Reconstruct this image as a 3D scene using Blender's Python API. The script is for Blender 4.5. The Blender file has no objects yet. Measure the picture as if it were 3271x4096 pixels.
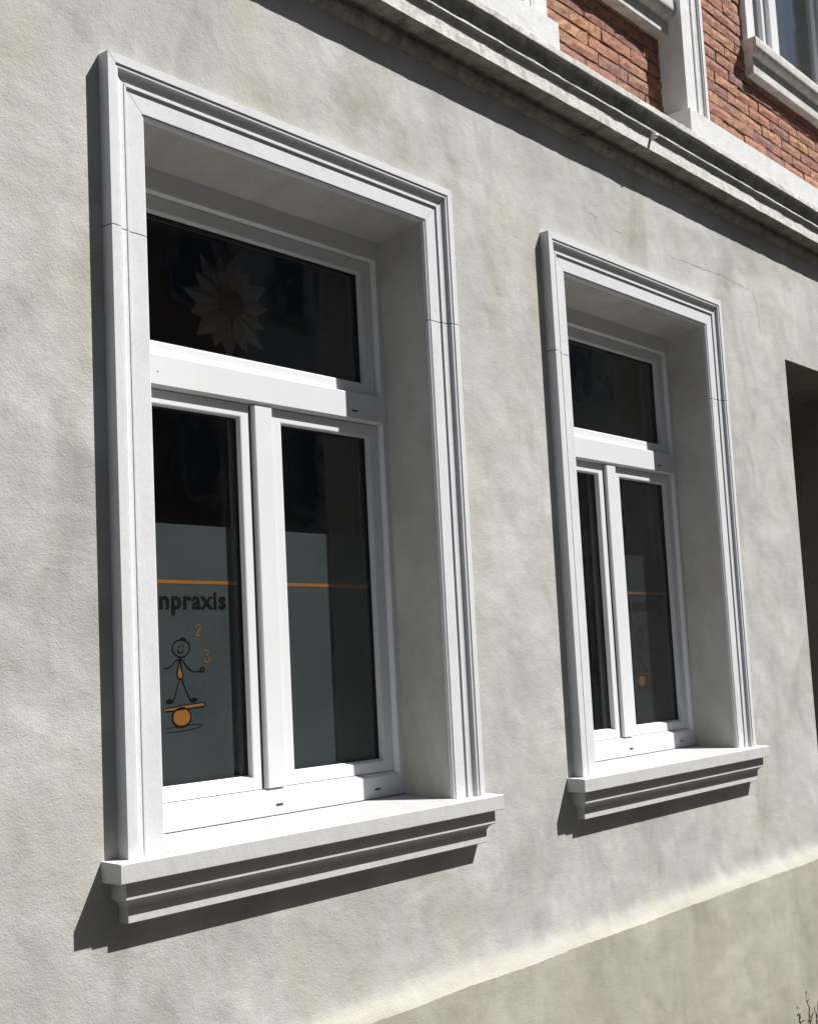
import bpy, math, random
from math import radians, sin, cos, pi
from mathutils import Matrix, Vector, noise
random.seed(7)
S = bpy.context.scene

# ------------------------------------------------------------------ camera
CAM = Vector((-1.8893, -2.3223, -1.4258))
yaw, pitch, roll, fpx = 0.90329, 0.11575, -0.05086, 5382.6
fwd = Vector((sin(yaw)*cos(pitch), cos(yaw)*cos(pitch), sin(pitch)))
rgt = Vector((cos(yaw), -sin(yaw), 0)); upv = rgt.cross(fwd)
r2 = cos(roll)*rgt + sin(roll)*upv; u2 = -sin(roll)*rgt + cos(roll)*upv
cd = bpy.data.cameras.new('camera'); cam = bpy.data.objects.new('camera', cd)
S.collection.objects.link(cam)
cam.matrix_world = Matrix(((r2.x, u2.x, -fwd.x, CAM.x), (r2.y, u2.y, -fwd.y, CAM.y), (r2.z, u2.z, -fwd.z, CAM.z), (0, 0, 0, 1)))
cd.sensor_fit = 'HORIZONTAL'; cd.sensor_width = 36; cd.lens = fpx/3271*36
cd.clip_start = 0.05; cd.clip_end = 500
S.camera = cam

# ------------------------------------------------------------------ world, sun, exposure
SUN = Vector((-1.10, 1.0, -1.92)).normalized()          # direction the light travels
elev = math.asin(-SUN.z); azim = math.atan2(-SUN.x, -SUN.y)
w = bpy.data.worlds.new('World'); S.world = w; w.use_nodes = True
nt = w.node_tree; nt.nodes.clear()
sky = nt.nodes.new('ShaderNodeTexSky'); sky.sky_type = 'NISHITA'; sky.sun_disc = False
sky.sun_elevation = elev; sky.sun_rotation = azim; sky.air_density = 1.0; sky.dust_density = 1.2; sky.ozone_density = 1.0
bg = nt.nodes.new('ShaderNodeBackground'); bg.inputs[1].default_value = 0.05
wo = nt.nodes.new('ShaderNodeOutputWorld')
nt.links.new(sky.outputs[0], bg.inputs[0]); nt.links.new(bg.outputs[0], wo.inputs[0])
ld = bpy.data.lights.new('sun', 'SUN'); ld.energy = 5.0; ld.angle = radians(0.53); ld.color = (1, 0.978, 0.945)
sun = bpy.data.objects.new('sun', ld); S.collection.objects.link(sun)
sun.rotation_euler = SUN.to_track_quat('-Z', 'Y').to_euler(); sun.location = (6, -6, 10)
S.view_settings.view_transform = 'Standard'; S.view_settings.look = 'None'
S.view_settings.exposure = 0.72; S.view_settings.gamma = 1; S.view_settings.use_curve_mapping = False

COL = S.collection
GZ = -2.95                                               # street level

# ------------------------------------------------------------------ materials
def mat(name, col, rough=0.6, spec=0.3):
    m = bpy.data.materials.new(name); m.use_nodes = True
    b = m.node_tree.nodes['Principled BSDF']
    b.inputs['Base Color'].default_value = (*col, 1); b.inputs['Roughness'].default_value = rough
    b.inputs['Specular IOR Level'].default_value = spec
    return m
class N:
    def __init__(s, m): s.m = m; s.t = m.node_tree; s.b = s.t.nodes['Principled BSDF']
    def n(s, k, **kw):
        x = s.t.nodes.new(k)
        for a, v in kw.items():
            if a.startswith('_'): x.inputs[a[1:].replace('_', ' ')].default_value = v
            else: setattr(x, a, v)
        return x
    def l(s, a, b): s.t.links.new(a, b)
    def pos(s, sc=(1, 1, 1), rot=0):
        g = s.n('ShaderNodeNewGeometry'); mp = s.n('ShaderNodeMapping'); mp.inputs['Scale'].default_value = sc; mp.inputs['Rotation'].default_value = (0, rot, 0)
        s.l(g.outputs['Position'], mp.inputs['Vector']); return mp.outputs[0]
    def noise(s, scale, detail=4, rough=0.55, dist=0, sc=(1, 1, 1), rot=0):
        x = s.n('ShaderNodeTexNoise'); x.inputs['Scale'].default_value = scale; x.inputs['Detail'].default_value = detail
        x.inputs['Roughness'].default_value = rough; x.inputs['Distortion'].default_value = dist
        s.l(s.pos(sc, rot), x.inputs['Vector']); return x.outputs['Fac']
    def ramp(s, fac, stops):
        r = s.n('ShaderNodeValToRGB'); e = r.color_ramp.elements
        while len(e) < len(stops): e.new(0.5)
        for q, (p, c) in zip(e, stops): q.position = p; q.color = (*c, 1) if len(c) == 3 else c
        s.l(fac, r.inputs[0]); return r.outputs[0]
    def val(s, fac, a, b, p0=0.3, p1=0.7): return s.ramp(fac, [(p0, (a,)*3), (p1, (b,)*3)])
    def mix(s, fac, a, b, mode='MIX'):
        x = s.n('ShaderNodeMix', data_type='RGBA', blend_type=mode)
        if isinstance(fac, (int, float)): x.inputs[0].default_value = fac
        else: s.l(fac, x.inputs[0])
        for i, v in ((6, a), (7, b)):
            if isinstance(v, tuple): x.inputs[i].default_value = (*v, 1)
            else: s.l(v, x.inputs[i])
        return x.outputs[2]
    def bump(s, hts, dist):
        prev = None
        for h, st, d in hts:
            x = s.n('ShaderNodeBump'); x.inputs['Strength'].default_value = st; x.inputs['Distance'].default_value = d
            s.l(h, x.inputs['Height'])
            if prev: s.l(prev, x.inputs['Normal'])
            prev = x.outputs[0]
        s.l(prev, s.b.inputs['Normal'])

def plaster(name, cols, grain=1.0, streak=0.0, mott=1.0, cream=None):
    m = mat(name, cols[0], 0.9, 0.15); k = N(m)
    big = k.noise(2.1, 5, 0.6, 0.6); mid = k.noise(7, 6, 0.62, 0.5); tint = k.noise(3.3, 4, 0.6, 1.0, (1, 1, 0.55))
    c = k.ramp(big, [(0.30, cols[0]), (0.5, cols[1]), (0.70, cols[2])])
    c = k.mix(k.val(tint, 0, 0.75*mott, 0.50, 0.72), c, cols[3])
    c = k.mix(1.0, c, k.val(mid, 1-0.11*mott, 1+0.0, 0.30, 0.62), 'MULTIPLY')
    if streak:
        st = k.noise(5, 6, 0.65, 0.3, (1, 1, 0.22)); c = k.mix(1.0, c, k.val(st, 1-streak, 1.0, 0.32, 0.6), 'MULTIPLY')
    sm = k.noise(2.7, 7, 0.66, 0.35, (0.6, 1, 1.1), 0.9); c = k.mix(k.val(sm, 0, 0.65*mott, 0.50, 0.70), c, tuple(min(1, x*1.14) for x in cols[2]))
    sm2 = k.noise(2.4, 8, 0.70, 0.8, (1.1, 1, 0.6), -0.7); c = k.mix(1.0, c, k.val(sm2, 1-0.17*mott, 1.0, 0.36, 0.52), 'MULTIPLY')
    if cream:      # cream patches along the foot of the wall, ragged upper edge
        g = k.n('ShaderNodeNewGeometry'); sx = k.n('ShaderNodeSeparateXYZ'); k.l(g.outputs['Position'], sx.inputs[0])
        rg = k.noise(8, 7, 0.75, 0.8, (1, 1, 1.5)); ad = k.n('ShaderNodeMath', operation='MULTIPLY_ADD'); k.l(rg, ad.inputs[0]); ad.inputs[1].default_value = 0.24; k.l(sx.outputs[2], ad.inputs[2])
        mr = k.n('ShaderNodeMapRange', interpolation_type='SMOOTHSTEP'); k.l(ad.outputs[0], mr.inputs[0]); mr.inputs[1].default_value = -2.115; mr.inputs[2].default_value = -2.185; mr.inputs[3].default_value = 0; mr.inputs[4].default_value = 0.85
        c = k.mix(mr.outputs[0], c, cream)
    fine = k.noise(260, 2, 0.5, 0); c = k.mix(1.0, c, k.val(fine, 0.93, 1.03, 0.3, 0.7), 'MULTIPLY')
    k.l(c, k.b.inputs['Base Color'])
    worm = k.noise(115, 3, 0.55, 1.6); lump = k.noise(32, 3, 0.5, 0.4); wave = k.noise(4.5, 2, 0.5, 0.3)
    tr = k.noise(6, 4, 0.55, 0.9, (0.7, 1, 1.0))
    k.bump([(wave, 0.5, 0.02), (tr, 0.28*grain, 0.008), (lump, 0.35*grain, 0.003), (worm, 0.5*grain, 0.0024)], 1)
    return m
M = {}
M['wall'] = plaster('grey_plaster', [(0.42, 0.415, 0.387), (0.485, 0.482, 0.455), (0.55, 0.55, 0.525), (0.475, 0.437, 0.370)], cream=(0.50, 0.475, 0.41))
M['plinth'] = plaster('plinth_plaster', [(0.39, 0.37, 0.31), (0.445, 0.425, 0.36), (0.49, 0.47, 0.405), (0.42, 0.375, 0.31)], 0.8, 0.14, 0.75)
M['reveal'] = plaster('reveal_plaster', [(0.50, 0.495, 0.46), (0.54, 0.535, 0.50), (0.57, 0.565, 0.53), (0.47, 0.43, 0.36)], 0.35, 0.08)

def stone(name, col, dirt, amt, grain=0.5, lo=0.42, hi=0.75, streak=0.3):
    m = mat(name, col, 0.75, 0.2); k = N(m)
    a = k.noise(14, 7, 0.68, 0.4); v = k.noise(24, 6, 0.7, 0.3, (1, 1, streak)); f = k.noise(180, 4, 0.7)
    c = k.mix(k.val(a, 0, amt, lo, hi), col, dirt)
    c = k.mix(k.val(v, 0, amt*0.8, lo+0.08, hi), c, tuple(x*0.9 for x in dirt))
    c = k.mix(1.0, c, k.val(f, 0.93, 1.02, 0.35, 0.6), 'MULTIPLY')
    k.l(c, k.b.inputs['Base Color'])
    k.bump([(k.noise(30, 4, 0.6), 0.4*grain, 0.006), (k.noise(220, 3, 0.6), 0.5*grain, 0.0015)], 1)
    return m
M['surround'] = stone('painted_surround', (0.66, 0.67, 0.69), (0.52, 0.51, 0.49), 0.35, 0.18)
M['sill'] = stone('sill_stone', (0.55, 0.553, 0.55), (0.44, 0.43, 0.40), 0.45, 0.35)
M['sillt'] = stone('dimmed_sill_stone', (0.44, 0.442, 0.44), (0.37, 0.365, 0.35), 0.5, 0.3)  # same stone as the sill, darkened to hold down its sunlit glare
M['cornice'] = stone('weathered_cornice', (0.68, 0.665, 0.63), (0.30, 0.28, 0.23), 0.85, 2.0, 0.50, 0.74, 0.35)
M['sooty_shade'] = stone('sooty_shaded_stone', (0.36, 0.335, 0.27), (0.13, 0.115, 0.085), 0.8, 1.5, 0.42, 0.7, 0.3)  # soot and the shade of the lower mouldings in one dark colour
M['cap'] = stone('dirty_shaded_cap', (0.40, 0.40, 0.375), (0.14, 0.14, 0.125), 0.9, 1.6, 0.40, 0.72, 0.2)  # grime plus the shade of the cove, both put into the colour
M['white'] = stone('white_painted_stone', (0.74, 0.75, 0.75), (0.52, 0.51, 0.48), 0.45, 0.8)
M['upsill'] = stone('upper_sill_paint', (0.66, 0.65, 0.62), (0.36, 0.34, 0.29), 0.8, 0.9)
M['plasticw'] = mat('white_window_profile', (0.665, 0.675, 0.695), 0.5, 0.3)
k = N(M['plasticw']); k.l(k.mix(k.val(k.noise(9, 5, 0.6), 0, 0.35), (0.70, 0.71, 0.73), (0.64, 0.64, 0.63)), k.b.inputs['Base Color'])
M['gasket'] = mat('black_gasket', (0.012, 0.012, 0.012), 0.5)
M['dark'] = mat('dark_slot', (0.01, 0.01, 0.01), 0.8)
M['room'] = mat('room_paint', (0.22, 0.22, 0.205), 0.9)
M['floor'] = mat('room_floor', (0.05, 0.045, 0.04), 0.7)
M['curtain'] = mat('dark_curtain', (0.07, 0.07, 0.065), 0.9)
M['palec'] = mat('pale_reflection_curtain', (0.34, 0.35, 0.33), 0.9)
M['film'] = mat('slate_film', (0.040, 0.057, 0.060), 0.5, 0.3)
k = N(M['film']); k.l(k.ramp(k.noise(5, 3, 0.5), [(0.3, (0.070, 0.086, 0.092)), (0.7, (0.090, 0.108, 0.114))]), k.b.inputs['Base Color'])
M['film2'] = mat('dim_slate_film', (0.032, 0.040, 0.041), 0.5, 0.3)  # copies of the film and prints with the farther window's dimness painted in
M['orange2'] = mat('dim_orange_print', (0.27, 0.11, 0.035), 0.5)
M['paleor2'] = mat('dim_pale_orange_print', (0.09, 0.06, 0.04), 0.5)
M['orange'] = mat('orange_print', (0.50, 0.19, 0.035), 0.5)
M['paleor'] = mat('pale_orange_print', (0.44, 0.20, 0.07), 0.5)
M['black'] = mat('black_print', (0.006, 0.007, 0.008), 0.5)
M['grayline'] = mat('grey_print', (0.02, 0.028, 0.03), 0.5)
M['paper'] = mat('star_paper', (0.38, 0.30, 0.25), 0.8)
M['paperc'] = mat('star_paper_red', (0.26, 0.12, 0.08), 0.8)
M['mortar'] = mat('mortar', (0.15, 0.125, 0.095), 0.95, 0.1)
k = N(M['mortar']); k.l(k.ramp(k.noise(18, 5, 0.65), [(0.35, (0.06, 0.05, 0.04)), (0.65, (0.20, 0.17, 0.125))]), k.b.inputs['Base Color'])
M['iron'] = mat('rusty_iron', (0.05, 0.035, 0.025), 0.7)
M['peg'] = mat('white_plastic', (0.8, 0.8, 0.78), 0.4)
M['lead'] = mat('crack_line', (0.16, 0.15, 0.13), 0.9)
M['doorm'] = mat('dark_brown_door', (0.035, 0.026, 0.018), 0.4)
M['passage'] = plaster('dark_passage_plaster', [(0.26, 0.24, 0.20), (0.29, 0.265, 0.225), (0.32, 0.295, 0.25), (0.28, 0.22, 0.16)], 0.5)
M['weed'] = mat('dry_stalk', (0.035, 0.03, 0.02), 0.9)

# brick: every brick has its own tint from the object's random number
def brickmat():
    m = mat('handmade_brick', (0.45, 0.2, 0.13), 0.85, 0.15); k = N(m)
    oi = k.n('ShaderNodeObjectInfo'); wn = k.n('ShaderNodeTexWhiteNoise', noise_dimensions='1D'); k.l(oi.outputs['Random'], wn.inputs['W'])
    base = k.ramp(wn.outputs['Value'], [(0.0, (0.50, 0.235, 0.145)), (0.2, (0.39, 0.19, 0.14)), (0.4, (0.58, 0.31, 0.17)), (0.6, (0.30, 0.16, 0.135)), (0.8, (0.49, 0.24, 0.15)), (1.0, (0.27, 0.155, 0.145))])
    a = k.noise(30, 6, 0.7, 0.8); b = k.noise(75, 5, 0.7, 1.2); t = k.noise(16, 4, 0.6, 0.5)
    c = k.mix(k.val(a, 0, 0.85, 0.46, 0.64), base, (0.20, 0.10, 0.085))
    c = k.mix(k.val(t, 0, 0.5, 0.52, 0.72), c, (0.55, 0.35, 0.21))
    c = k.mix(k.val(b, 0, 0.9, 0.55, 0.64), c, (0.12, 0.055, 0.045))
    k.l(c, k.b.inputs['Base Color'])
    k.bump([(a, 0.8, 0.006), (b, 0.9, 0.003), (k.noise(240, 3, 0.6), 0.5, 0.001)], 1)
    return m
M['brick'] = brickmat()

def glassmat(name, tint=0.86):
    m = bpy.data.materials.new(name); m.use_nodes = True; t = m.node_tree; t.nodes.clear()
    o = t.nodes.new('ShaderNodeOutputMaterial'); mx = t.nodes.new('ShaderNodeMixShader'); fr = t.nodes.new('ShaderNodeFresnel')
    tr = t.nodes.new('ShaderNodeBsdfTransparent'); gl = t.nodes.new('ShaderNodeBsdfGlossy'); ge = t.nodes.new('ShaderNodeNewGeometry'); ma = t.nodes.new('ShaderNodeMath'); ma.operation = 'MULTIPLY_ADD'
    ma.inputs[1].default_value = 1/1.5-1.5; ma.inputs[2].default_value = 1.5; t.links.new(ge.outputs['Backfacing'], ma.inputs[0]); t.links.new(ma.outputs[0], fr.inputs['IOR'])
    tr.inputs[0].default_value = (tint, tint*1.01, tint, 1); gl.inputs['Roughness'].default_value = 0.0
    t.links.new(fr.outputs[0], mx.inputs[0]); t.links.new(tr.outputs[0], mx.inputs[1]); t.links.new(gl.outputs[0], mx.inputs[2])
    nz = t.nodes.new('ShaderNodeTexNoise'); nz.inputs['Scale'].default_value = 5; nz.inputs['Detail'].default_value = 2; g2 = t.nodes.new('ShaderNodeNewGeometry'); t.links.new(g2.outputs['Position'], nz.inputs['Vector'])
    bp = t.nodes.new('ShaderNodeBump'); bp.inputs['Strength'].default_value = 0.35; bp.inputs['Distance'].default_value = 0.006; t.links.new(nz.outputs['Fac'], bp.inputs['Height']); t.links.new(bp.outputs[0], gl.inputs['Normal'])
    gl.inputs['Roughness'].default_value = 0.03
    t.links.new(mx.outputs[0], o.inputs[0]); return m
M['glass'] = glassmat('window_glass')

def ground(name, a, b, sc):
    m = mat(name, a, 0.9, 0.1); k = N(m); k.l(k.ramp(k.noise(sc, 8, 0.7), [(0.35, a), (0.65, b)]), k.b.inputs['Base Color'])
    k.bump([(k.noise(sc*8, 5, 0.7), 0.5, 0.01)], 1); return m
M['pave'] = ground('concrete_paving', (0.06, 0.056, 0.048), (0.085, 0.08, 0.07), 4)
M['kerb'] = ground('kerb_stone', (0.26, 0.25, 0.24), (0.32, 0.31, 0.29), 6)
M['road'] = ground('asphalt', (0.045, 0.045, 0.047), (0.065, 0.065, 0.066), 6)
M['far1'] = ground('far_red_brick', (0.24, 0.18, 0.14), (0.31, 0.235, 0.19), 3)
M['far2'] = ground('far_ochre_render', (0.56, 0.50, 0.40), (0.64, 0.58, 0.48), 2)
M['far3'] = ground('far_grey_render', (0.38, 0.38, 0.36), (0.46, 0.45, 0.43), 2)
M['farw'] = mat('far_stone_trim', (0.32, 0.31, 0.29), 0.7)
M['roof'] = mat('far_roof_tiles', (0.07, 0.045, 0.04), 0.8)
M['farg'] = mat('far_glass', (0.02, 0.022, 0.025), 0.05, 0.8)

# ------------------------------------------------------------------ mesh helpers
class MB:
    def __init__(s): s.v = []; s.f = []; s.m = []
    def box(s, x0, x1, y0, y1, z0, z1, mi=0):
        b = len(s.v); s.v += [(x, y, z) for z in (z0, z1) for y in (y0, y1) for x in (x0, x1)]
        s.f += [(b+i for i in q) for q in ((0, 2, 3, 1), (4, 5, 7, 6), (0, 1, 5, 4), (2, 6, 7, 3), (0, 4, 6, 2), (1, 3, 7, 5))]
        s.f[-6:] = [tuple(q) for q in s.f[-6:]]; s.m += [mi]*6; return s
    def loops(s, loops, closed=True, caps=True, mi=0):
        b = len(s.v); n = len(loops[0])
        for L in loops: s.v += [tuple(p) for p in L]
        for i in range(len(loops)-1):
            for j in range(n if closed else n-1):
                a = b+i*n+j; c = b+i*n+(j+1) % n; s.f.append((a, c, c+n, a+n)); s.m.append(mi)
        if caps:
            s.f.append(tuple(range(b+n-1, b-1, -1))); s.f.append(tuple(range(b+(len(loops)-1)*n, b+len(loops)*n))); s.m += [mi, mi]
        return s
    def ngon(s, pts, mi=0): b = len(s.v); s.v += [tuple(p) for p in pts]; s.f.append(tuple(range(b, b+len(pts)))); s.m.append(mi); return s
    def ring(s, x0, x1, z0, z1, prof, mi=0):
        # mitred picture-frame ring; prof = [(inset, y)] from the outer back to the inner back
        L = [[(x0+i, y, z0+i), (x1-i, y, z0+i), (x1-i, y, z1-i), (x0+i, y, z1-i)] for i, y in prof]
        return s.loops(L, True, False, mi)
    def ring4(s, o, prof, mi=0):
        # ring with own insets per side; prof = [(left x, right x, bottom z, top z, y)]
        return s.loops([[(a, y, c), (b, y, c), (b, y, d), (a, y, d)] for a, b, c, d, y in prof], True, False, mi)
    def stroke(s, pts, wd, y, th=0.0006, mi=0):
        P = [Vector((p[0], 0, p[1])) for p in pts]; L = []
        for i, p in enumerate(P):
            a = P[max(i-1, 0)]; b = P[min(i+1, len(P)-1)]; d = (b-a); d = d.normalized() if d.length else Vector((1, 0, 0))
            n = Vector((-d.z, 0, d.x))*wd/2
            L.append([(p.x+n.x, y, p.z+n.z), (p.x-n.x, y, p.z-n.z), (p.x-n.x, y+th, p.z-n.z), (p.x+n.x, y+th, p.z+n.z)])
        return s.loops(L, True, True, mi)
    def tube(s, pts, r, n=6, mi=0):
        P = [Vector(p) for p in pts]; L = []
        for i, p in enumerate(P):
            d = (P[min(i+1, len(P)-1)]-P[max(i-1, 0)]).normalized(); u = d.cross(Vector((0.3, 1, 0.2))).normalized(); v = d.cross(u)
            rr = r[i] if isinstance(r, (list, tuple)) else r
            L.append([p+rr*(cos(2*pi*k/n)*u+sin(2*pi*k/n)*v) for k in range(n)])
        return s.loops(L, True, True, mi)
    def mesh(s, name, mats):
        me = bpy.data.meshes.new(name); me.from_pydata(s.v, [], s.f)
        for m in (mats if isinstance(mats, (list, tuple)) else [mats]): me.materials.append(m)
        me.polygons.foreach_set('material_index', s.m); me.update()
        import bmesh
        bm = bmesh.new(); bm.from_mesh(me); bmesh.ops.recalc_face_normals(bm, faces=bm.faces); bm.to_mesh(me); bm.free()
        return me
    def build(s, name, mats, parent=None, loc=(0, 0, 0), smooth=False):
        o = bpy.data.objects.new(name, s.mesh(name, mats)); COL.objects.link(o); o.location = loc
        if parent: o.parent = parent
        if smooth:
            for p in o.data.polygons: p.use_smooth = True
        return o
def tag(o, label=None, cat=None, group=None, kind=None):
    for k_, v_ in (('label', label), ('category', cat), ('group', group), ('kind', kind)):
        if v_: o[k_] = v_
    return o
def empty(name, loc, label, cat, group=None):
    o = bpy.data.objects.new(name, None); COL.objects.link(o); o.location = loc; o.empty_display_size = 0.2
    return tag(o, label, cat, group)
def copy_tree(o, parent=None):
    c = o.copy(); COL.objects.link(c)
    if parent: c.parent = parent
    for ch in list(o.children): copy_tree(ch, c)
    return c

# ------------------------------------------------------------------ ground
MB().box(-40, 60, -2.6, 2.0, GZ-0.3, GZ).build('pavement', M['pave'])['kind'] = 'structure'
MB().box(-40, 60, -2.75, -2.602, GZ-0.3, GZ+0.002).build('kerb', M['kerb'])['kind'] = 'structure'
MB().box(-200, 200, -8.4, -2.752, GZ-0.5, GZ-0.12).build('road', M['road'])['kind'] = 'structure'
MB().box(-40, 60, -11, -8.402, GZ-0.3, GZ).build('pavement', M['pave'])['kind'] = 'structure'
MB().ngon([(-300, -300, GZ-0.5), (300, -300, GZ-0.5), (300, 300, GZ-0.5), (-300, 300, GZ-0.5)]).build('ground', M['road'])['kind'] = 'structure'

# ------------------------------------------------------------------ rendered ground floor wall
W, P2 = 1.30, 1.8383
WX0, WX1 = -4.0, 9.0
D0, D1, DT = 3.835, 4.95, -0.131                         # doorway
SILL_Z = -1.7950
wall = empty('rendered_wall', (2.5, 0, GZ), 'smooth grey plastered ground floor wall with a pale flared foot', 'wall')
def wb(mb, name, m, **k): return mb.build(name, m, wall, (-2.5, 0, -GZ), **k)
FZ = -2.14
holes = [(o+0.1225, o+W-0.1225, -1.797, -0.1195) for o in (0, P2)] + [(D0, D1, FZ, DT)]
xs = sorted({WX0, WX1} | {h[i] for h in holes for i in (0, 1)}); zs = sorted({FZ, 0.62} | {h[i] for h in holes for i in (2, 3)})
mb = MB()
for i in range(len(xs)-1):
    for j in range(len(zs)-1):
        cx_, cz_ = (xs[i]+xs[i+1])/2, (zs[j]+zs[j+1])/2
        if any(h[0] < cx_ < h[1] and h[2] < cz_ < h[3] for h in holes): continue
        mb.ngon([(xs[i], 0, zs[j]), (xs[i+1], 0, zs[j]), (xs[i+1], 0, zs[j+1]), (xs[i], 0, zs[j+1])])
        mb.ngon([(xs[i], 0.3, zs[j]), (xs[i], 0.3, zs[j+1]), (xs[i+1], 0.3, zs[j+1]), (xs[i+1], 0.3, zs[j])])
wb(mb, 'plaster_face', M['wall'])
for o in (0, P2):                                        # splayed, smoother lining of each opening
    x0, x1 = o+0.1225, o+W-0.1225; mb = MB()
    L = [(y, [(x0, y, -1.797), (x0, y, t), (x1, y, t), (x1, y, -1.797)]) for y, t in ((0.0, -0.1195), (0.16, -0.147), (0.3, -0.147))]
    mb.loops([q for _, q in L], True, False)
    wb(mb, 'window_reveal', M['reveal'])
# flared foot and plinth (left and right of the doorway)
flare = [(0.0, -2.2)] + [(0.05*(1-cos(t*pi/2/8*1.0))**1.0*1.0, -2.2-0.1*sin(t*pi/2/8)) for t in range(1, 9)]
flare = [(0.0, -2.14), (0.0002, -2.17), (0.0005, -2.20), (0.0010, -2.222), (0.0020, -2.240), (0.0040, -2.255), (0.0075, -2.268), (0.0122, -2.281), (0.0172, -2.294), (0.0225, -2.3085)]
random.seed(3)
for xa, xb in ((WX0, D0), (D1, WX1)):
    n = max(2, int((xb-xa)/0.012)); Ls = []
    for i in range(n+1):
        x = xa+(xb-xa)*i/n; Ls.append([(x, -d*(1+.22*noise.noise(Vector((x*2.3, z*9, 3)))*(z > -2.30))-(.0012*noise.noise(Vector((x*9, z*20, 8))) if z < -2.19 else 0), z+0.006*noise.noise(Vector((x*3, 0, 0)))*(z < -2.17)+(0.0030*noise.noise(Vector((x*23, 5, 0)))+0.0018*noise.noise(Vector((x*61, 2, 0))))*(z < -2.30)) for d, z in flare])
    wb(MB().loops(Ls, False, False), 'flared_foot', M['wall'], smooth=True)
    mp = MB().loops([[L[-1], (L[-1][0], -.0232, L[-1][2]-.03), (L[-1][0], -.0232, GZ-0.05)] for L in Ls], False, False)
    mp.ngon([(xa if xa > D0 else xb, 0.3, GZ), (xa if xa > D0 else xb, -0.030, GZ), (xa if xa > D0 else xb, -0.030, -2.3), (xa if xa > D0 else xb, 0.3, FZ)])
    wb(mp, 'plinth', M['plinth'])
# hairline cracks in the plaster, thin dark strips laid on the face
def crack(pts, wd):
    random.seed(int(pts[0][0]*100)); P = []
    for (a, b), (c, d) in zip(pts[:-1], pts[1:]):
        for t in range(6): P.append((a+(c-a)*t/6+random.uniform(-.006, .006), b+(d-b)*t/6+random.uniform(-.004, .004)))
    P.append(pts[-1]); m = MB()
    for i in range(len(P)-1):
        if random.random() < 0.95: m.stroke([P[i], P[i+1]], wd*random.uniform(0.25, 0.9), -0.0004)
    wb(m, 'plaster_crack', M['lead'])
crack([(2.79, .118), (2.90, .124), (3.078, .128), (3.243, .135), (3.36, .124), (3.537, .127)], 0.0022)
crack([(3.537, .127), (3.571, .062), (3.593, -.06)], 0.0016)
crack([(2.175, .156), (2.23, .143)], 0.0025); crack([(2.334, .128), (2.399, .126)], 0.0012)

# rooms behind the windows
room = MB()
rx0, rx1, ry0, ry1, rz0, rz1 = -0.8, 3.72, 0.302, 4.2, -2.3, 0.5
room.ngon([(rx0, ry1, rz0), (rx1, ry1, rz0), (rx1, ry1, rz1), (rx0, ry1, rz1)]); room.ngon([(rx0, ry0, rz0), (rx0, ry1, rz0), (rx0, ry1, rz1), (rx0, ry0, rz1)])
room.ngon([(rx1, ry0, rz0), (rx1, ry0, rz1), (rx1, ry1, rz1), (rx1, ry1, rz0)]); room.ngon([(rx0, ry0, rz1), (rx0, ry1, rz1), (rx1, ry1, rz1), (rx1, ry0, rz1)])
room.ngon([(rx0, ry0, rz0), (rx1, ry0, rz0), (rx1, ry1, rz0), (rx0, ry1, rz0)], 1)
wb(room, 'room_shell', [M['room'], M['floor']])

# ------------------------------------------------------------------ doorway
door = empty('doorway', ((D0+D1)/2, 0.9, GZ), 'deep dark entrance recess with a brown door right of the second window', 'doorway')
dl = (-(D0+D1)/2, -0.9, -GZ); mb = MB()
mb.loops([[(D0, y, GZ), (D0, y, DT), (D1, y, DT), (D1, y, GZ)] for y in (0.0, 0.95)], True, False)
mb.build('recess_lining', M['passage'], door, dl)
MB().box(D0+0.02, D1-0.02, 0.90, 0.95, GZ+0.15, DT-0.03).build('door_leaf', M['doorm'], door, dl)
MB().box(D0+0.001, D1-0.001, 0.6, 0.949, GZ+0.001, GZ+0.15).build('doorstep', M['kerb'], door, dl)
for a, b in ((GZ+0.35, -1.75), (-1.6, -0.35)):
    for c in (D0+0.15, (D0+D1)/2+0.06): MB().ring(c, c+0.36, a, b, [(0, 0.9), (0.0, 0.885), (0.02, 0.885), (0.035, 0.9)]).build('door_panel', M['doorm'], door, dl)

# ------------------------------------------------------------------ the two lower windows
HB = 1.93
def surround(root):
    prof = [(0, -0.004), (0, .0335), (.0215, .0335), (.0220, .0306), (.0305, .0304)]
    prof += [(.0305+.0255*(1-cos(a*pi/12)), .0300-.0120*sin(a*pi/12)) for a in range(1, 7)]
    prof += [(.0565, .0198), (.0625, .0198), (.0630, .0150), (.1115, .0145), (.1120, .0115), (.1165, .0120), (.1195, .0105), (.1210, .0065), (.1210, -0.004)]
    g = 0.0011
    def jamb(sx, zt, zb):     # zt None = mitre
        L = []
        for e in (0, 1):
            L.append([((t if sx > 0 else W-t), -h, (zb if e == 0 else (zt if zt is not None else -t-g))) for t, h in prof])
        return MB().loops(L)
    for sx in (1, -1):
        jz = -0.4065 if sx > 0 else -0.4165
        jamb(sx, jz-g*1.3, -1.7985).build('surround_stone', M['surround'], root, LO)
        jamb(sx, None, jz+g*1.3).build('surround_stone', M['surround'], root, LO)
    MB().loops([[(t+g, -h, -t) for t, h in prof], [(W-t-g, -h, -t) for t, h in prof]]).build('surround_stone', M['surround'], root, LO)
def levels(lv, mb, back=-0.004, x0=0.0, x1=W):
    return mb.loops([[(x0-e, -back, z), (x0-e, -d, z), (x1+e, -d, z), (x1+e, -back, z)] for d, z, e in lv], True, True)
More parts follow.
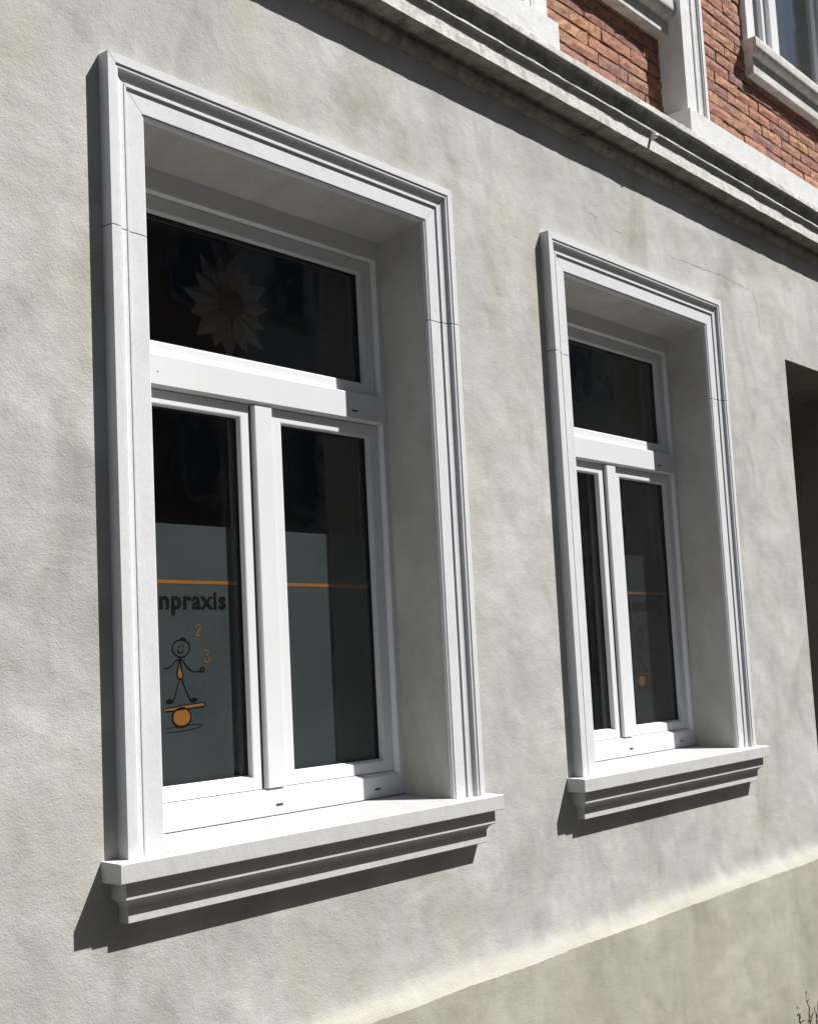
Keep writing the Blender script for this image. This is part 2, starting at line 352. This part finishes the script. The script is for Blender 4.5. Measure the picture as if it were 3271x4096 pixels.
def sill(root):
    mb = MB()
    lv = [(.0630, -1.8405, .0445), (.0662, -1.8385, .0470), (.0664, -1.8010, .0470)]
    L = [[(0-e, .004, z), (0-e, -d, z), (W+e, -d, z), (W+e, .004, z)] for d, z, e in lv]
    L.append([(0-.0455, .004, -1.7955), (-.0455, -.0648, -1.7990), (W+.0455, -.0648, -1.7990), (W+.0455, .004, -1.7955)])
    mb.loops(L, True, True)
    s = mb.build('sill', M['sill'], root, LO)
    m2 = MB().loops([[(x, .0045, -1.7958), (x, .163, -1.7845), (x, .163, -1.83), (x, .0045, -1.83)] for x in (.1225, .5)])
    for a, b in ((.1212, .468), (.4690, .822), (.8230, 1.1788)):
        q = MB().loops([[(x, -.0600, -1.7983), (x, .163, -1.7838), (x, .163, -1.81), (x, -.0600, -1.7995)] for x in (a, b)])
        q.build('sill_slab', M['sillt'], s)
    lv = [(.0475, -1.8405, .0195), (.0490, -1.8420, .0210), (.0490, -1.8765, .0210), (.0475, -1.8790, .0195), (.0420, -1.8800, .0140), (.0370, -1.8835, .0090), (.0330, -1.8890, .0050), (.0305, -1.8960, .0015), (.0300, -1.8985, .0010)]
    levels(lv, MB()).build('moulding', M['sill'], s)
    levels([(.0300, -1.8988, .0010), (.0300, -1.9275, .0010), (.0290, -1.9290, .0)], MB()).build('moulding', M['sill'], s)
def frame(root):
    PW = M['plasticw']
    # outer frame
    fr = MB().ring4(0, [(.1215, 1.1785, -1.7865, -.1460, .23), (.1215, 1.1785, -1.7865, -.1460, .1600), (.1420, 1.1580, -1.7255, -.2030, .1600),
                       (.1440, 1.1560, -1.7235, -.2050, .1612), (.1500, 1.1500, -1.7160, -.2090, .1745), (.1500, 1.1500, -1.7160, -.2090, .23)]).build('frame', PW, root, LO)
    MB().loops([[(x, .1597, -.6995), (x, .1597, -.6260), (x, .1610, -.6240), (x, .1745, -.6215), (x, .23, -.6215), (x, .23, -.7065), (x, .1745, -.7065), (x, .1612, -.7010)] for x in (.1375, 1.1625)]).build('transom', PW, root, LO)
    s1 = .0040
    def sash(x0, x1, z0, z1, ix0, ix1, iz0, iz1, name='sash'):
        s = MB().ring4(0, [(x0, x1, z0, z1, .23), (x0, x1, z0, z1, .1765), (ix0-.003, ix1+.003, iz0-.004, iz1+.003, .1765), (ix0, ix1, iz0, iz1, .1777), (ix0-.004, ix1+.004, iz0+.006, iz1-.0005, .1975), (ix0-.004, ix1+.004, iz0+.006, iz1-.0005, .23)]).build(name, PW, root, LO)
        g0, g1, g2, g3 = ix0-.004, ix1+.004, iz0+.006, iz1-.0005
        MB().ring4(0, [(g0-.001, g1+.001, g2-.001, g3+.001, .1978), (g0+.0035, g1-.0035, g2+.0030, g3-.0035, .1982), (g0+.0035, g1-.0035, g2+.003, g3-.0035, .2180), (g0-.001, g1+.001, g2-.001, g3+.001, .2180)]).build('gasket', M['gasket'], s)
        MB().box(g0-.001, g1+.001, .2005, .2045, g2-.001, g3+.001).build('glass_pane', M['glass'], s)
        MB().box(g0-.001, g1+.001, .2165, .2200, g2-.001, g3+.001).build('glass_pane', M['glass'], s)
        return s
    sash(.152, 1.148, -.6190, -.2110, .1970, 1.1040, -.5860, -.2490)
    sash(.152, .6160, -1.7140, -.7090, .1920, .5845, -1.6840, -.7455)
    sash(.6185, 1.148, -1.7140, -.7090, .7380, 1.1085, -1.6840, -.7455)
    mu = MB().loops([[(.6190, .1763, z), (.6200, .1720, z), (.6245, .1700, z), (.6260, .1655, z), (.6285, .1640, z), (.6900, .1640, z), (.6920, .1655, z), (.6920, .1763, z)] for z in (-1.7135, -.7110)]).build('mullion', PW, root, LO)
    MB().loops([[(.6165, .1763, z), (.6165, .1735, z), (.6192, .1735, z), (.6192, .1763, z)] for z in (-1.7130, -.7115)]).build('groove', M['gasket'], mu)
    MB().box(.1240, 1.1760, .1570, .1598, -1.7850, -1.7822).build('gap_strip', M['gasket'], root, LO)  # dark strip drawn for the gap line between frame and sill
    for x, z in ((1.053, -1.758), (.659, -1.757), (1.032, -.678)):
        MB().box(x-.012, x+.012, .1585, .1605, z-.0022, z+.0022).build('drain_slot', M['dark'], root, LO)
    for x, z in ((.290, -.668),):
        MB().tube([(x, .1585, z), (x, .1605, z)], .0015, 8).build('screw_cap', M['dark'], root, LO)
def fp(p): return (p[0]*1.0036+.0067, p[1]*1.0036+.0051)  # scales the drawing's points about the camera, out to the film's depth
FY = .2095
def film(root, x0, x1, dx=None, MF='film', MO='orange', MP='paleor'):
    f = MB().box(x0, x1, FY, FY+.0008, -1.681, -1.037).build('window_film', M[MF], root, LO)
    MB().box(x0, x1, FY-.0006, FY-.0001, -1.1865, -1.1778).build('orange_line', M[MO], f)
    if dx is None: return
    def T(ps): return [fp((a+dx, b)) for a, b in ps]
    y = FY-.0010
    # lettering
    cu = bpy.data.curves.new('lettering', 'FONT'); cu.body = 'npraxis'; cu.size = .0640; cu.offset = .0018; cu.space_character = 1.09; cu.extrude = .0; cu.resolution_u = 3
    to = bpy.data.objects.new('tmp', cu); COL.objects.link(to); bpy.context.view_layer.update()
    me = bpy.data.meshes.new_from_object(to.evaluated_get(bpy.context.evaluated_depsgraph_get())); bpy.data.objects.remove(to)
    xx = [v.co.x for v in me.vertices]; sc = .2230/(max(xx)-min(xx)); mn = min(xx)
    for v in me.vertices: v.co = Vector(((v.co.x-mn)*sc, -v.co.z-.0, v.co.y*1.0))
    me.materials.clear(); me.materials.append(M['black'])
    lo = bpy.data.objects.new('lettering', me); COL.objects.link(lo); lo.parent = f
    a, b = fp((.3095+dx, -1.2490)); lo.location = (a, y, b)
    B = MB(); G = MB(); wd = .0024
    hc = T([(.375, -1.347)])[0]
    B.stroke([(hc[0]+.0285*cos(t)+.001*sin(3*t), hc[1]+.0215*sin(t)+.0012*cos(2*t)) for t in [i*2*pi/24 for i in range(25)]], .0032, y)
    B.stroke(T([(.372, -1.3265), (.379, -1.3215), (.388, -1.324), (.390, -1.328)]), .0035, y)
    B.stroke(T([(.369, -1.339), (.3685, -1.346)]), .003, y); B.stroke(T([(.382, -1.338), (.3825, -1.345)]), .003, y)
    B.stroke(T([(.363, -1.351), (.367, -1.357), (.373, -1.3595), (.379, -1.3575), (.383, -1.352)]), .003, y)
    B.stroke(T([(.320, -1.3955), (.333, -1.394), (.346, -1.387), (.358, -1.3765), (.370, -1.374), (.381, -1.379), (.390, -1.392), (.401, -1.4015), (.415, -1.4065), (.436, -1.4055)]), .0028, y)
    hd = T([(.443, -1.402)])[0]
    B.stroke([(hd[0]+.007*cos(t), hd[1]+.005*sin(t)) for t in [i*2*pi/10 for i in range(11)]], .0035, y)
    bodyp = T([(.368, -1.375), (.3735, -1.386), (.3735, -1.399), (.378, -1.413), (.3775, -1.421), (.368, -1.4235), (.3605, -1.418), (.3595, -1.404), (.3635, -1.388), (.368, -1.375)])
    B.stroke(bodyp, .0028, y-.0001)
    B.stroke(T([(.366, -1.424), (.356, -1.450), (.345, -1.478)]), wd, y); B.stroke(T([(.374, -1.424), (.387, -1.452), (.401, -1.478)]), wd, y)
    for cxx in (.412, .332):
        q = T([(cxx, -1.476)])[0]; B.ngon([(q[0]+.012*cos(t), y, q[1]+.0058*sin(t)) for t in [i*2*pi/12 for i in range(12)]])
    B.stroke(T([(.318, -1.492), (.345, -1.491), (.38, -1.487), (.447, -1.484)]), .0022, y-.0002); B.stroke(T([(.318, -1.4995), (.35, -1.499), (.40, -1.4955), (.447, -1.493)]), .0022, y-.0002)
    B.stroke(T([(.446, -1.483), (.446, -1.494)]), .0028, y-.0003)
    bc = T([(.370, -1.5165)])[0]
    B.stroke([(bc[0]+.0300*cos(t), bc[1]+.0232*sin(t)) for t in [i*2*pi/28 for i in range(29)]], .0040, y)
    B.build('stick_figure', M['black'], f)
    O = MB().ngon([(bc[0]+.0275*cos(t), y+.0002, bc[1]+.0208*sin(t)) for t in [i*2*pi/28 for i in range(28)]])
    O.build('orange_ball', M[MO], f)
    O = MB().ngon([(a_, y+.0002, b_) for a_, b_ in T([(.318, -1.4935), (.345, -1.4925), (.38, -1.489), (.445, -1.4855), (.445, -1.492), (.40, -1.495), (.35, -1.498), (.318, -1.4985)])])
    O.ngon([(a_, y+.0002, b_) for a_, b_ in T([(.3665, -1.395), (.372, -1.402), (.3755, -1.414), (.374, -1.4205), (.367, -1.4215), (.3620, -1.4165), (.362, -1.405)])])
    for dz in (0,):
        O.stroke(T([(.425, -1.297), (.431, -1.2905), (.439, -1.2905), (.441, -1.297), (.434, -1.306), (.425, -1.3150), (.424, -1.318), (.432, -1.3165), (.440, -1.318)]), .0026, y)
        O.stroke(T([(.4535, -1.3565), (.460, -1.3530), (.4655, -1.357), (.4635, -1.3635), (.457, -1.3665), (.4655, -1.370), (.468, -1.378), (.462, -1.3850), (.454, -1.3845), (.450, -1.379)]), .0026, y)
    O.build('orange_drawing', M[MP], f)
    G.stroke(T([(.322, -1.5405), (.350, -1.5375), (.39, -1.5355), (.430, -1.5365), (.440, -1.5385), (.428, -1.5435), (.395, -1.5480), (.35, -1.5505), (.325, -1.5500)]), .0011, y)
    G.build('ground_line', M['grayline'], f)
labels = ['left and nearer white casement window in a moulded white surround with a paper star and slate film behind the glass',
          'right and farther white casement window in a moulded white surround with a dark curtain and no star behind the glass']
LO = (-.65, 0, HB)
for i, o in enumerate((0, P2)):
    root = empty('casement_window', (o+.65, 0, -HB), labels[i], 'window', 'white casement windows of the plastered ground floor')
    surround(root); sill(root); frame(root)
    if i == 0: film(root, .186, .592, 0.0); film(root, .732, 1.1145)
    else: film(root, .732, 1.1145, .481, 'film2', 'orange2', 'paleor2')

# paper star hanging in the first window
st = empty('paper_star', (.655, .27, -.41), 'large folded paper star with many pointed petals hanging inside the upper pane', 'star')
for k_ in range(15):
    a = 2*pi*k_/15+.1; R0 = .172 if k_ % 2 else .150; rw = .030
    d = Vector((cos(a), 0, sin(a)*.93)); n = Vector((-sin(a), 0, cos(a)*.93)); y0 = .003*(k_ % 3)
    p = [Vector((0, y0, 0))+d*.02, d*R0*.62+n*rw+Vector((0, y0+.004, 0)), d*R0*.80+n*rw*.55+Vector((0, y0+.004, 0)), d*R0+Vector((0, y0, 0)), d*R0*.80-n*rw*.55+Vector((0, y0+.004, 0)), d*R0*.62-n*rw+Vector((0, y0+.004, 0))]
    c = d*R0*.62+Vector((0, y0-.008, 0)); q = MB()
    for j in range(6): q.ngon([c, p[j], p[(j+1) % 6]])
    q.build('petal', M['paper'], st)
MB().loops([[(r*cos(t)*1.0, yy, r*sin(t)*.93) for t in [i*2*pi/15 for i in range(15)]] for r, yy in ((.045, -.006), (.015, -.016))], True, True).build('star_centre', M['paperc'], st)
MB().tube([(0, 0, 0), (0, 0, .22)], .0008, 4).build('thread', M['paper'], st)

# curtain behind the second window
def curtain(name, x0, x1, z0, z1, y, amp, m, label):
    n = int((x1-x0)/.012); L = [[(x0+(x1-x0)*i/n-(x0+x1)/2, amp*sin(i*.55)+amp*.5*sin(i*.23+1), zz) for zz in (0, z1-z0)] for i in range(n+1)]
    q = MB().loops(L, False, False).build(name, m, None, ((x0+x1)/2, y, z0), True)
    return tag(q, label, 'curtain')
curtain('curtain', P2+.10, P2+.66, -1.76, -.15, .36, .016, M['curtain'], 'dark grey folded curtain behind the narrow left pane of the farther window')

# ------------------------------------------------------------------ cornice
cor = empty('stone_cornice', (2.5, 0, .398), 'weathered grey moulded stone cornice running along the top of the plastered wall', 'cornice')
CL = (-2.5, 0, -.398)
low = [(-.05, .398), (.0, .398), (.006, .400), (.013, .405), (.019, .413), (.023, .423), (.024, .432), (.017, .436), (.016, .450), (.030, .455), (.036, .4565), (.072, .4590), (.075, .4615), (.075, .5230), (.0765, .5245), (.0805, .5250), (.0850, .5262), (.0880, .5280), (.0892, .5300), (.0892, .5355), (.0885, .5370)]
cov = [(.0885+.0262*(1-cos(t*pi/16)), .5370+.0485*sin(t*pi/16)) for t in range(1, 9)]
top = [(.1147, .5860), (.1150, .5875), (.1150, .6070), (.1140, .6085), (-.05, .6300)]
xj = [WX0, -1.2, .22, 1.575, 3.418, 4.85, 6.3, 7.7, WX1]
for a, b in zip(xj[:-1], xj[1:]):
    n = max(4, int((b-a)/.03)); L = []
    for i in range(n+1):
        x = a+.0010+(b-a-.0020)*i/n
        L.append([(x, -(d+(0.0016*noise.noise(Vector((x*14, d*60, z*40)))+.0012*noise.noise(Vector((x*45, z*60, 1))))*(d > .02)), z+(.0016*noise.noise(Vector((x*11, z*40, 7))) if d > 0.02 else 0)) for d, z in low+cov+top])
    ob = MB().loops(L, True, True).build('cornice_stone', [M['cornice'], M['cap'], M['sooty_shade']], cor, CL)
    zc = [z for d, z in low+cov+top]; nn = len(zc)
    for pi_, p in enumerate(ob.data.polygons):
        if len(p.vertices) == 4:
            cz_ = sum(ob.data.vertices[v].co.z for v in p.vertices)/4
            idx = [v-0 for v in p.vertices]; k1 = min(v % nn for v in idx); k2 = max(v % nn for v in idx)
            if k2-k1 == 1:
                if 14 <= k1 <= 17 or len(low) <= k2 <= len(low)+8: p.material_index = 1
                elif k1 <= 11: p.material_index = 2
MB().box(WX0, 1.864, -.110, .018, .612, .707).build('base_band', M['white'], cor, CL)
MB().box(2.828, WX1, -.110, .018, .612, .707).build('base_band', M['white'], cor, CL)
pg = MB().tube([(2.545, -.070, .512), (2.545, -.088, .514), (2.545, -.1, .512), (2.545, -.104, .509)], [.0075, .0085, .0085, .005], 10).build('wall_peg', M['peg'])
tag(pg, 'small white peg sticking out of the cornice edge', 'peg')
for x, z in ((2.127, .419), (2.312, .419), (3.14, .424)):
    nl = MB().tube([(x, -.006, z), (x-.004, -.034, z-.004), (x-.003, -.038, z-.016)], [.003, .0022, .0016], 6).build('iron_nail', M['iron'])
    tag(nl, {2.127: 'leftmost rusty bent nail under the cornice, left of the white peg', 2.312: 'second rusty nail under the cornice, just below left of the white peg', 3.14: 'rusty nail under the cornice above the second window, far right of the peg'}[x], 'nail', 'nails under the cornice')

# ------------------------------------------------------------------ brick upper wall
bw = empty('brick_wall', (2.5, .04, .6), 'red and orange brick wall of the upper floor above the cornice', 'wall')
BL = (-2.5, -.04, -.6)
A3 = (1.83, 2.84, 1.16, 3.0); A4 = (3.72, 5.09, 1.30, 3.2)   # window openings
mo = MB(); xs = sorted({WX0, WX1, A3[0], A3[1], A4[0], A4[1]}); zs = sorted({.56, 4.2, A3[2], A3[3], A4[2], A4[3]})
for i in range(len(xs)-1):
    for j in range(len(zs)-1):
        cx_, cz_ = (xs[i]+xs[i+1])/2, (zs[j]+zs[j+1])/2
        if any(h[0] < cx_ < h[1] and h[2] < cz_ < h[3] for h in (A3, A4)): continue
        mo.ngon([(xs[i], .0265, zs[j]), (xs[i+1], .0265, zs[j]), (xs[i+1], .0265, zs[j+1]), (xs[i], .0265, zs[j+1])])
mo.build('mortar', M['mortar'], bw, BL)
BH, BLN, GAP = .0523, .2245, .0075
random.seed(11)
def brick_geo(seed, length):
    r = random.Random(seed); nx, nz = 5, 3; v = []; L = length-GAP*r.uniform(.7, 1.1); H = BH-GAP*r.uniform(.75, 1.1); f = []
    for j in range(nz):
        for i in range(nx):
            u, w_ = i/(nx-1), j/(nz-1); ed = (i in (0, nx-1)) or (j in (0, nz-1))
            v.append(((u-.5)*L+(r.uniform(-.0035, .0035) if ed else 0), (0.0022 if ed else 0)+r.uniform(-.0019, .0019), (w_-.5)*H+(r.uniform(-.0026, .0026) if ed else 0)))
    for j in range(nz-1):
        for i in range(nx-1): a = j*nx+i; f.append((a, a+1, a+nx+1, a+nx))
    rim = list(range(nx))+[nx-1+nx*j for j in range(1, nz)]+[nx*(nz-1)+i for i in range(nx-2, -1, -1)]+[nx*j for j in range(nz-2, 0, -1)]
    b = len(v)
    for q in rim: v.append((v[q][0]*.995, .018, v[q][2]*.97))
    for i in range(len(rim)): j = (i+1) % len(rim); f.append((rim[i], b+i, b+j, rim[j]))
    return v, f
full = []
for s_ in range(10):
    v, f = brick_geo(s_, BLN); q = MB(); q.v = v; q.f = f; q.m = [0]*len(f); full.append(q.mesh('brick', M['brick']))
def clipspan(a, b, z, lim):
    out = [(a, b)]
    for h in (A3, A4):
        if not (h[2] < z < h[3]): continue
        nx_ = []
        for p, q in out:
            if q <= h[0] or p >= h[1]: nx_.append((p, q)); continue
            if p < h[0]: nx_.append((p, h[0]))
            if q > h[1]: nx_.append((h[1], q))
        out = nx_
    return [(max(p, lim[0]), min(q, lim[1])) for p, q in out if min(q, lim[1])-max(p, lim[0]) > .03]
rest = MB(); nb = 0; cand = []
r0 = int((.58-.769)/BH)-1
for row in range(r0, int((4.15-.769)/BH)):
    zc = .769+BH*(row+.5); off = {0: 2.382, 1: 2.277}[row % 2]+.02*((row*7919) % 5-2)/2
    i0 = int((WX0-off)/BLN)-1
    for c in range(i0, int((WX1-off)/BLN)+1):
        a = off+c*BLN
        for p, q in clipspan(a, a+BLN, zc, (WX0, WX1)):
            x = (p+q)/2
            inview = (1.88 < x < 2.86 and .58 < zc < 1.06) or (2.98 < x < 4.75 and .60 < zc < 1.68) or (1.4 < x < 1.72 and .64 < zc < .86)
            if inview and x > 3.0: inview = zc < .62+(x-1.2)*.62 and zc > .60
            cand.append((p, q, zc, row, c, inview))
big = [t for t in cand if t[5]]
big.sort(key=lambda t: (Vector(((t[0]+t[1])/2, 0, t[2]))-CAM).length)
keep = set((t[3], t[4], t[0]) for t in big[:298])
for p, q, zc, row, c, iv in cand:
    rr = random.Random(row*1000+c)
    if (row, c, p) in keep:
        if abs((q-p)-BLN) < 1e-4: me = full[rr.randrange(10)]
        else:
            v, f = brick_geo(rr.random(), q-p); t = MB(); t.v = v; t.f = f; t.m = [0]*len(f); me = t.mesh('brick', M['brick'])
        o = bpy.data.objects.new('brick', me); COL.objects.link(o); o.parent = bw
        o.location = ((p+q)/2-2.5, .02+rr.uniform(-.003, .003)-.04, zc-.6); o.rotation_euler = (rr.uniform(-.022, .022), rr.uniform(-.008, .008), rr.uniform(-.012, .012))
    else:
        y = .0215+rr.uniform(-.0015, .0015); rest.box(p+GAP/2, q-GAP/2, y, .034, zc-BH/2+GAP/2, zc+BH/2-GAP/2)
rb = rest.build('distant_bricks', M['brick'], bw, BL); rb['kind'] = 'stuff'

# ------------------------------------------------------------------ upper windows
def pilprof():
    p = [(.0, .0860), (.0800, .0860), (.0805, .0800), (.0850, .0800), (.0900, .0885), (.0950, .0900), (.1040, .0900), (.1050, .0870)]
    p += [(.1050+.030*sin(a*pi/10), .0870+.0085*(1-cos(a*pi/10))) for a in range(1, 6)]
    p += [(.1360, .0965), (.1420, .0965), (.1430, .1000), (.1650, .1000), (.1650, -.035)]
    return p
w3 = empty('upper_window', (2.349, 0, .707), 'upper window between moulded white pilasters, with a brick panel under its sill', 'window', 'windows of the brick upper floor')
L3 = (-2.349, 0, -.707)
for sx in (1, -1):
    pf = [(.0, -.035)]+pilprof(); ctr = 2.349
    loops = [[(ctr+sx*(.513+t), -h, z) for t, h in pf] for z in (.7075, 3.1)]
    MB().loops(loops).build('pilaster', M['white'], w3, L3)
def upsill(root, lo, x0, x1, zb, D, zt, ov=.0245, fh=.080, mit=False):
    # fascia + projecting rounded slab
    pr = [(-.03, zb+.004), (.0, zb+.001), (D-.002, zb), (D, zb+.003), (D, zb+fh), (D+.16*ov, zb+fh+.003), (D+.5*ov, zb+fh+.006), (D+.75*ov, zb+fh+.014), (D+.9*ov, zb+fh+.024), (D+.96*ov, zb+fh+.028), (D+ov, zb+fh+.036), (D+ov, zt-.012), (D+ov-.0035, zt-.003), (D+ov-.010, zt), (-.12, zt+.012)]
    s = MB().loops([[(x+sg*((max(d, .005)-.017) if mit else 0), -d, z) for d, z in pr] for x, sg in ((x0, -1), (x1, 1))]).build('sill', M['upsill'], root, lo); return s
upsill(w3, L3, 1.8365, 2.8615, 1.040, .027, 1.178, .040, .062)
upsill_w4 = None
w4 = empty('upper_window', (4.40, 0, 1.17), 'upper window at the top right edge with a plain white surround and thick moulded sill', 'window', 'windows of the brick upper floor')
L4 = (-4.40, 0, -1.17)
upsill(w4, L4, 3.712, 5.12, 1.168, .021, 1.325, .037, .080, True)
MB().box(3.690, 3.700, -.027, .03, 1.170, 1.2) if False else None
for a, b in ((3.713, 3.797), (5.013, 5.097)):
    MB().box(a, b, -.004, .04, 1.331, 3.2).build('surround', M['white'], w4, L4)
MB().box(3.713, 5.097, -.004, .04, 3.2005, 3.29).build('surround', M['white'], w4, L4)
def upframe(root, lo, x0, x1, z0, z1, y, mull):
    PW = M['plasticw']
    MB().ring(x0, x1, z0, z1, [(0, .0405), (0, y+.06)]).build('reveal', M['white'], root, lo)
    MB().ring(x0-.002, x1+.002, z0-.002, z1+.002, [(0, y+.06), (0, y), (.055, y), (.060, y+.018), (.060, y+.06)]).build('frame', PW, root, lo)
    MB().box(mull-.042, mull+.042, y-.010, y+.05, z0+.056, z1-.056).build('mullion', PW, root, lo)
    for a, b in ((x0+.062, mull-.044), (mull+.044, x1-.062)):
        s = MB().ring(a, b, z0+.062, z1-.062, [(0, y+.05), (0, y+.012), (.048, y+.012), (.052, y+.03), (.052, y+.05)]).build('sash', PW, root, lo)
        MB().box(a+.050, b-.050, y+.031, y+.035, z0+.112, z1-.112).build('glass_pane', M['glass'], s)
upframe(w4, L4, 3.797, 5.013, 1.335, 3.2, .10, 4.275)
upframe(w3, L3, 1.838, 2.860, 1.200, 3.1, .12, 2.349)
# rooms behind upper windows
for a, nm in ((w3, L3), (w4, L4)):
    x0, x1 = (1.7, 2.95) if a is w3 else (3.7, 5.2)
    q = MB(); q.loops([[(x0, y, 1.0), (x1, y, 1.0), (x1, y, 3.3), (x0, y, 3.3)] for y in (.185, 1.6)], True, False); q.ngon([(x0, 1.6, 1.0), (x1, 1.6, 1.0), (x1, 1.6, 3.3), (x0, 1.6, 3.3)])
    q.build('room_shell', M['room'], a, nm)
curtain('curtain', 4.42, 4.99, 1.38, 3.15, .24, .012, M['palec'], 'added pale grey curtain standing in for the sky reflection in the right pane of the upper right window')  # added to stand in for the grey sky reflected in this pane

# ------------------------------------------------------------------ upper storey roof line above the frame
MB().box(WX0, WX1, -.12, .3, 4.2, 4.5).build('eaves', M['white'], bw, BL)

# ------------------------------------------------------------------ dry weeds at the foot of the wall
def weed(x, y, h, label, seed):
    r = random.Random(seed); root = empty('dry_weed', (x, y, GZ), label, 'plant', 'dry weeds at the foot of the plinth')
    q = MB(); top_ = []
    for s_ in range(2):
        pts = [(0, 0, 0)]; a = r.uniform(-.2, .2)
        for k_ in range(1, 7): pts.append((r.uniform(-.006, .006)+a*.03*k_+(s_-1)*.012, r.uniform(-.004, .004), h*(1-.22*s_)*k_/6))
        q.tube(pts, [.0022, .0020, .0018, .0018, .0014, .0011, .0008], 5); top_.append(pts)
    q.build('stem', M['weed'], root); q = MB()
    for pts in top_:
        for k_ in (3, 5, 6):
            p = Vector(pts[k_]); d = Vector((r.uniform(-1, 1), r.uniform(-.4, .4), r.uniform(.1, 1))).normalized()*r.uniform(.012, .028)
            q.tube([p, p+d*.5+Vector((0, 0, .003)), p+d], [.0012, .0022, .0006], 5)
    q.build('twig', M['weed'], root)
weed(3.425, -.050, .155, 'tallest dry dark weed stalk against the plinth at the bottom right', 1)
weed(3.475, -.048, .095, 'shorter dry weed just right of the tallest stalk', 2)
weed(3.335, -.048, .085, 'small thin dry weed left of the tallest stalk', 4)

# ------------------------------------------------------------------ houses across the street (seen in the glass)
hm = ['far1', 'far2', 'far3']; spec = [(-24, -16.2, 12.0, 2), (-16.2, -9, 12.6, 0), (-9, -2.4, 12.2, 0), (-2.4, 4.6, 13.0, 1), (4.6, 11.8, 12.3, 0), (11.8, 18.6, 13.3, 2), (18.6, 26, 12.5, 1), (26, 34, 13.0, 0), (34, 42, 12.4, 2)]
names = ['grey rendered house across the street, farthest left', 'red brick house second from the left across the street', 'red brick house left of the ochre one across the street', 'ochre rendered house across the street, opposite the near window', 'red brick house across the street right of the ochre one', 'tall grey rendered house across the street', 'ochre rendered house across the street beyond the grey one', 'last red brick house before the end across the street', 'grey rendered house at the right end across the street']
fw = MB().ring(-.55, .55, 0, 1.75, [(0, .03), (0, .12), (.10, .12), (.12, .02)]).mesh('window', M['farw'])
fg = MB().box(-.45, .45, -.02, .02, .1, 1.65).mesh('pane', M['farg'])
for (a, b, h, mi), nm in zip(spec, names):
    hs = empty('town_house', ((a+b)/2, -14, GZ), nm, 'house', 'houses across the street')
    lo = (-(a+b)/2, 14, -GZ)
    MB().box(a+.01, b-.01, -17, -11, GZ, GZ+h).build('walls', M[hm[mi]], hs, lo)
    MB().loops([[(a+.01, y, z), (b-.01, y, z)] for y, z in ((-10.8, GZ+h), (-14, GZ+h+2.2), (-17.2, GZ+h))], False, False).build('roof', M['roof'], hs, lo)
    MB().box(a+.02, b-.02, -11.001, -10.75, GZ+h-.35, GZ+h+.05).build('cornice', M['farw'], hs, lo)
    MB().box(a+.02, b-.02, -11.001, -10.92, GZ+3.35, GZ+3.6).build('string_course', M['farw'], hs, lo)
    nw = 3 if b-a < 7.1 else 4
    for fl in range(4):
        for j in range(nw):
            o = bpy.data.objects.new('window', fw); COL.objects.link(o); o.parent = hs
            o.location = (a+(b-a)*(j+.5)/nw-(a+b)/2, 3.0, 1.0+fl*2.9)
            g = bpy.data.objects.new('pane', fg); COL.objects.link(g); g.parent = o; g.location = (0, .025, 0)
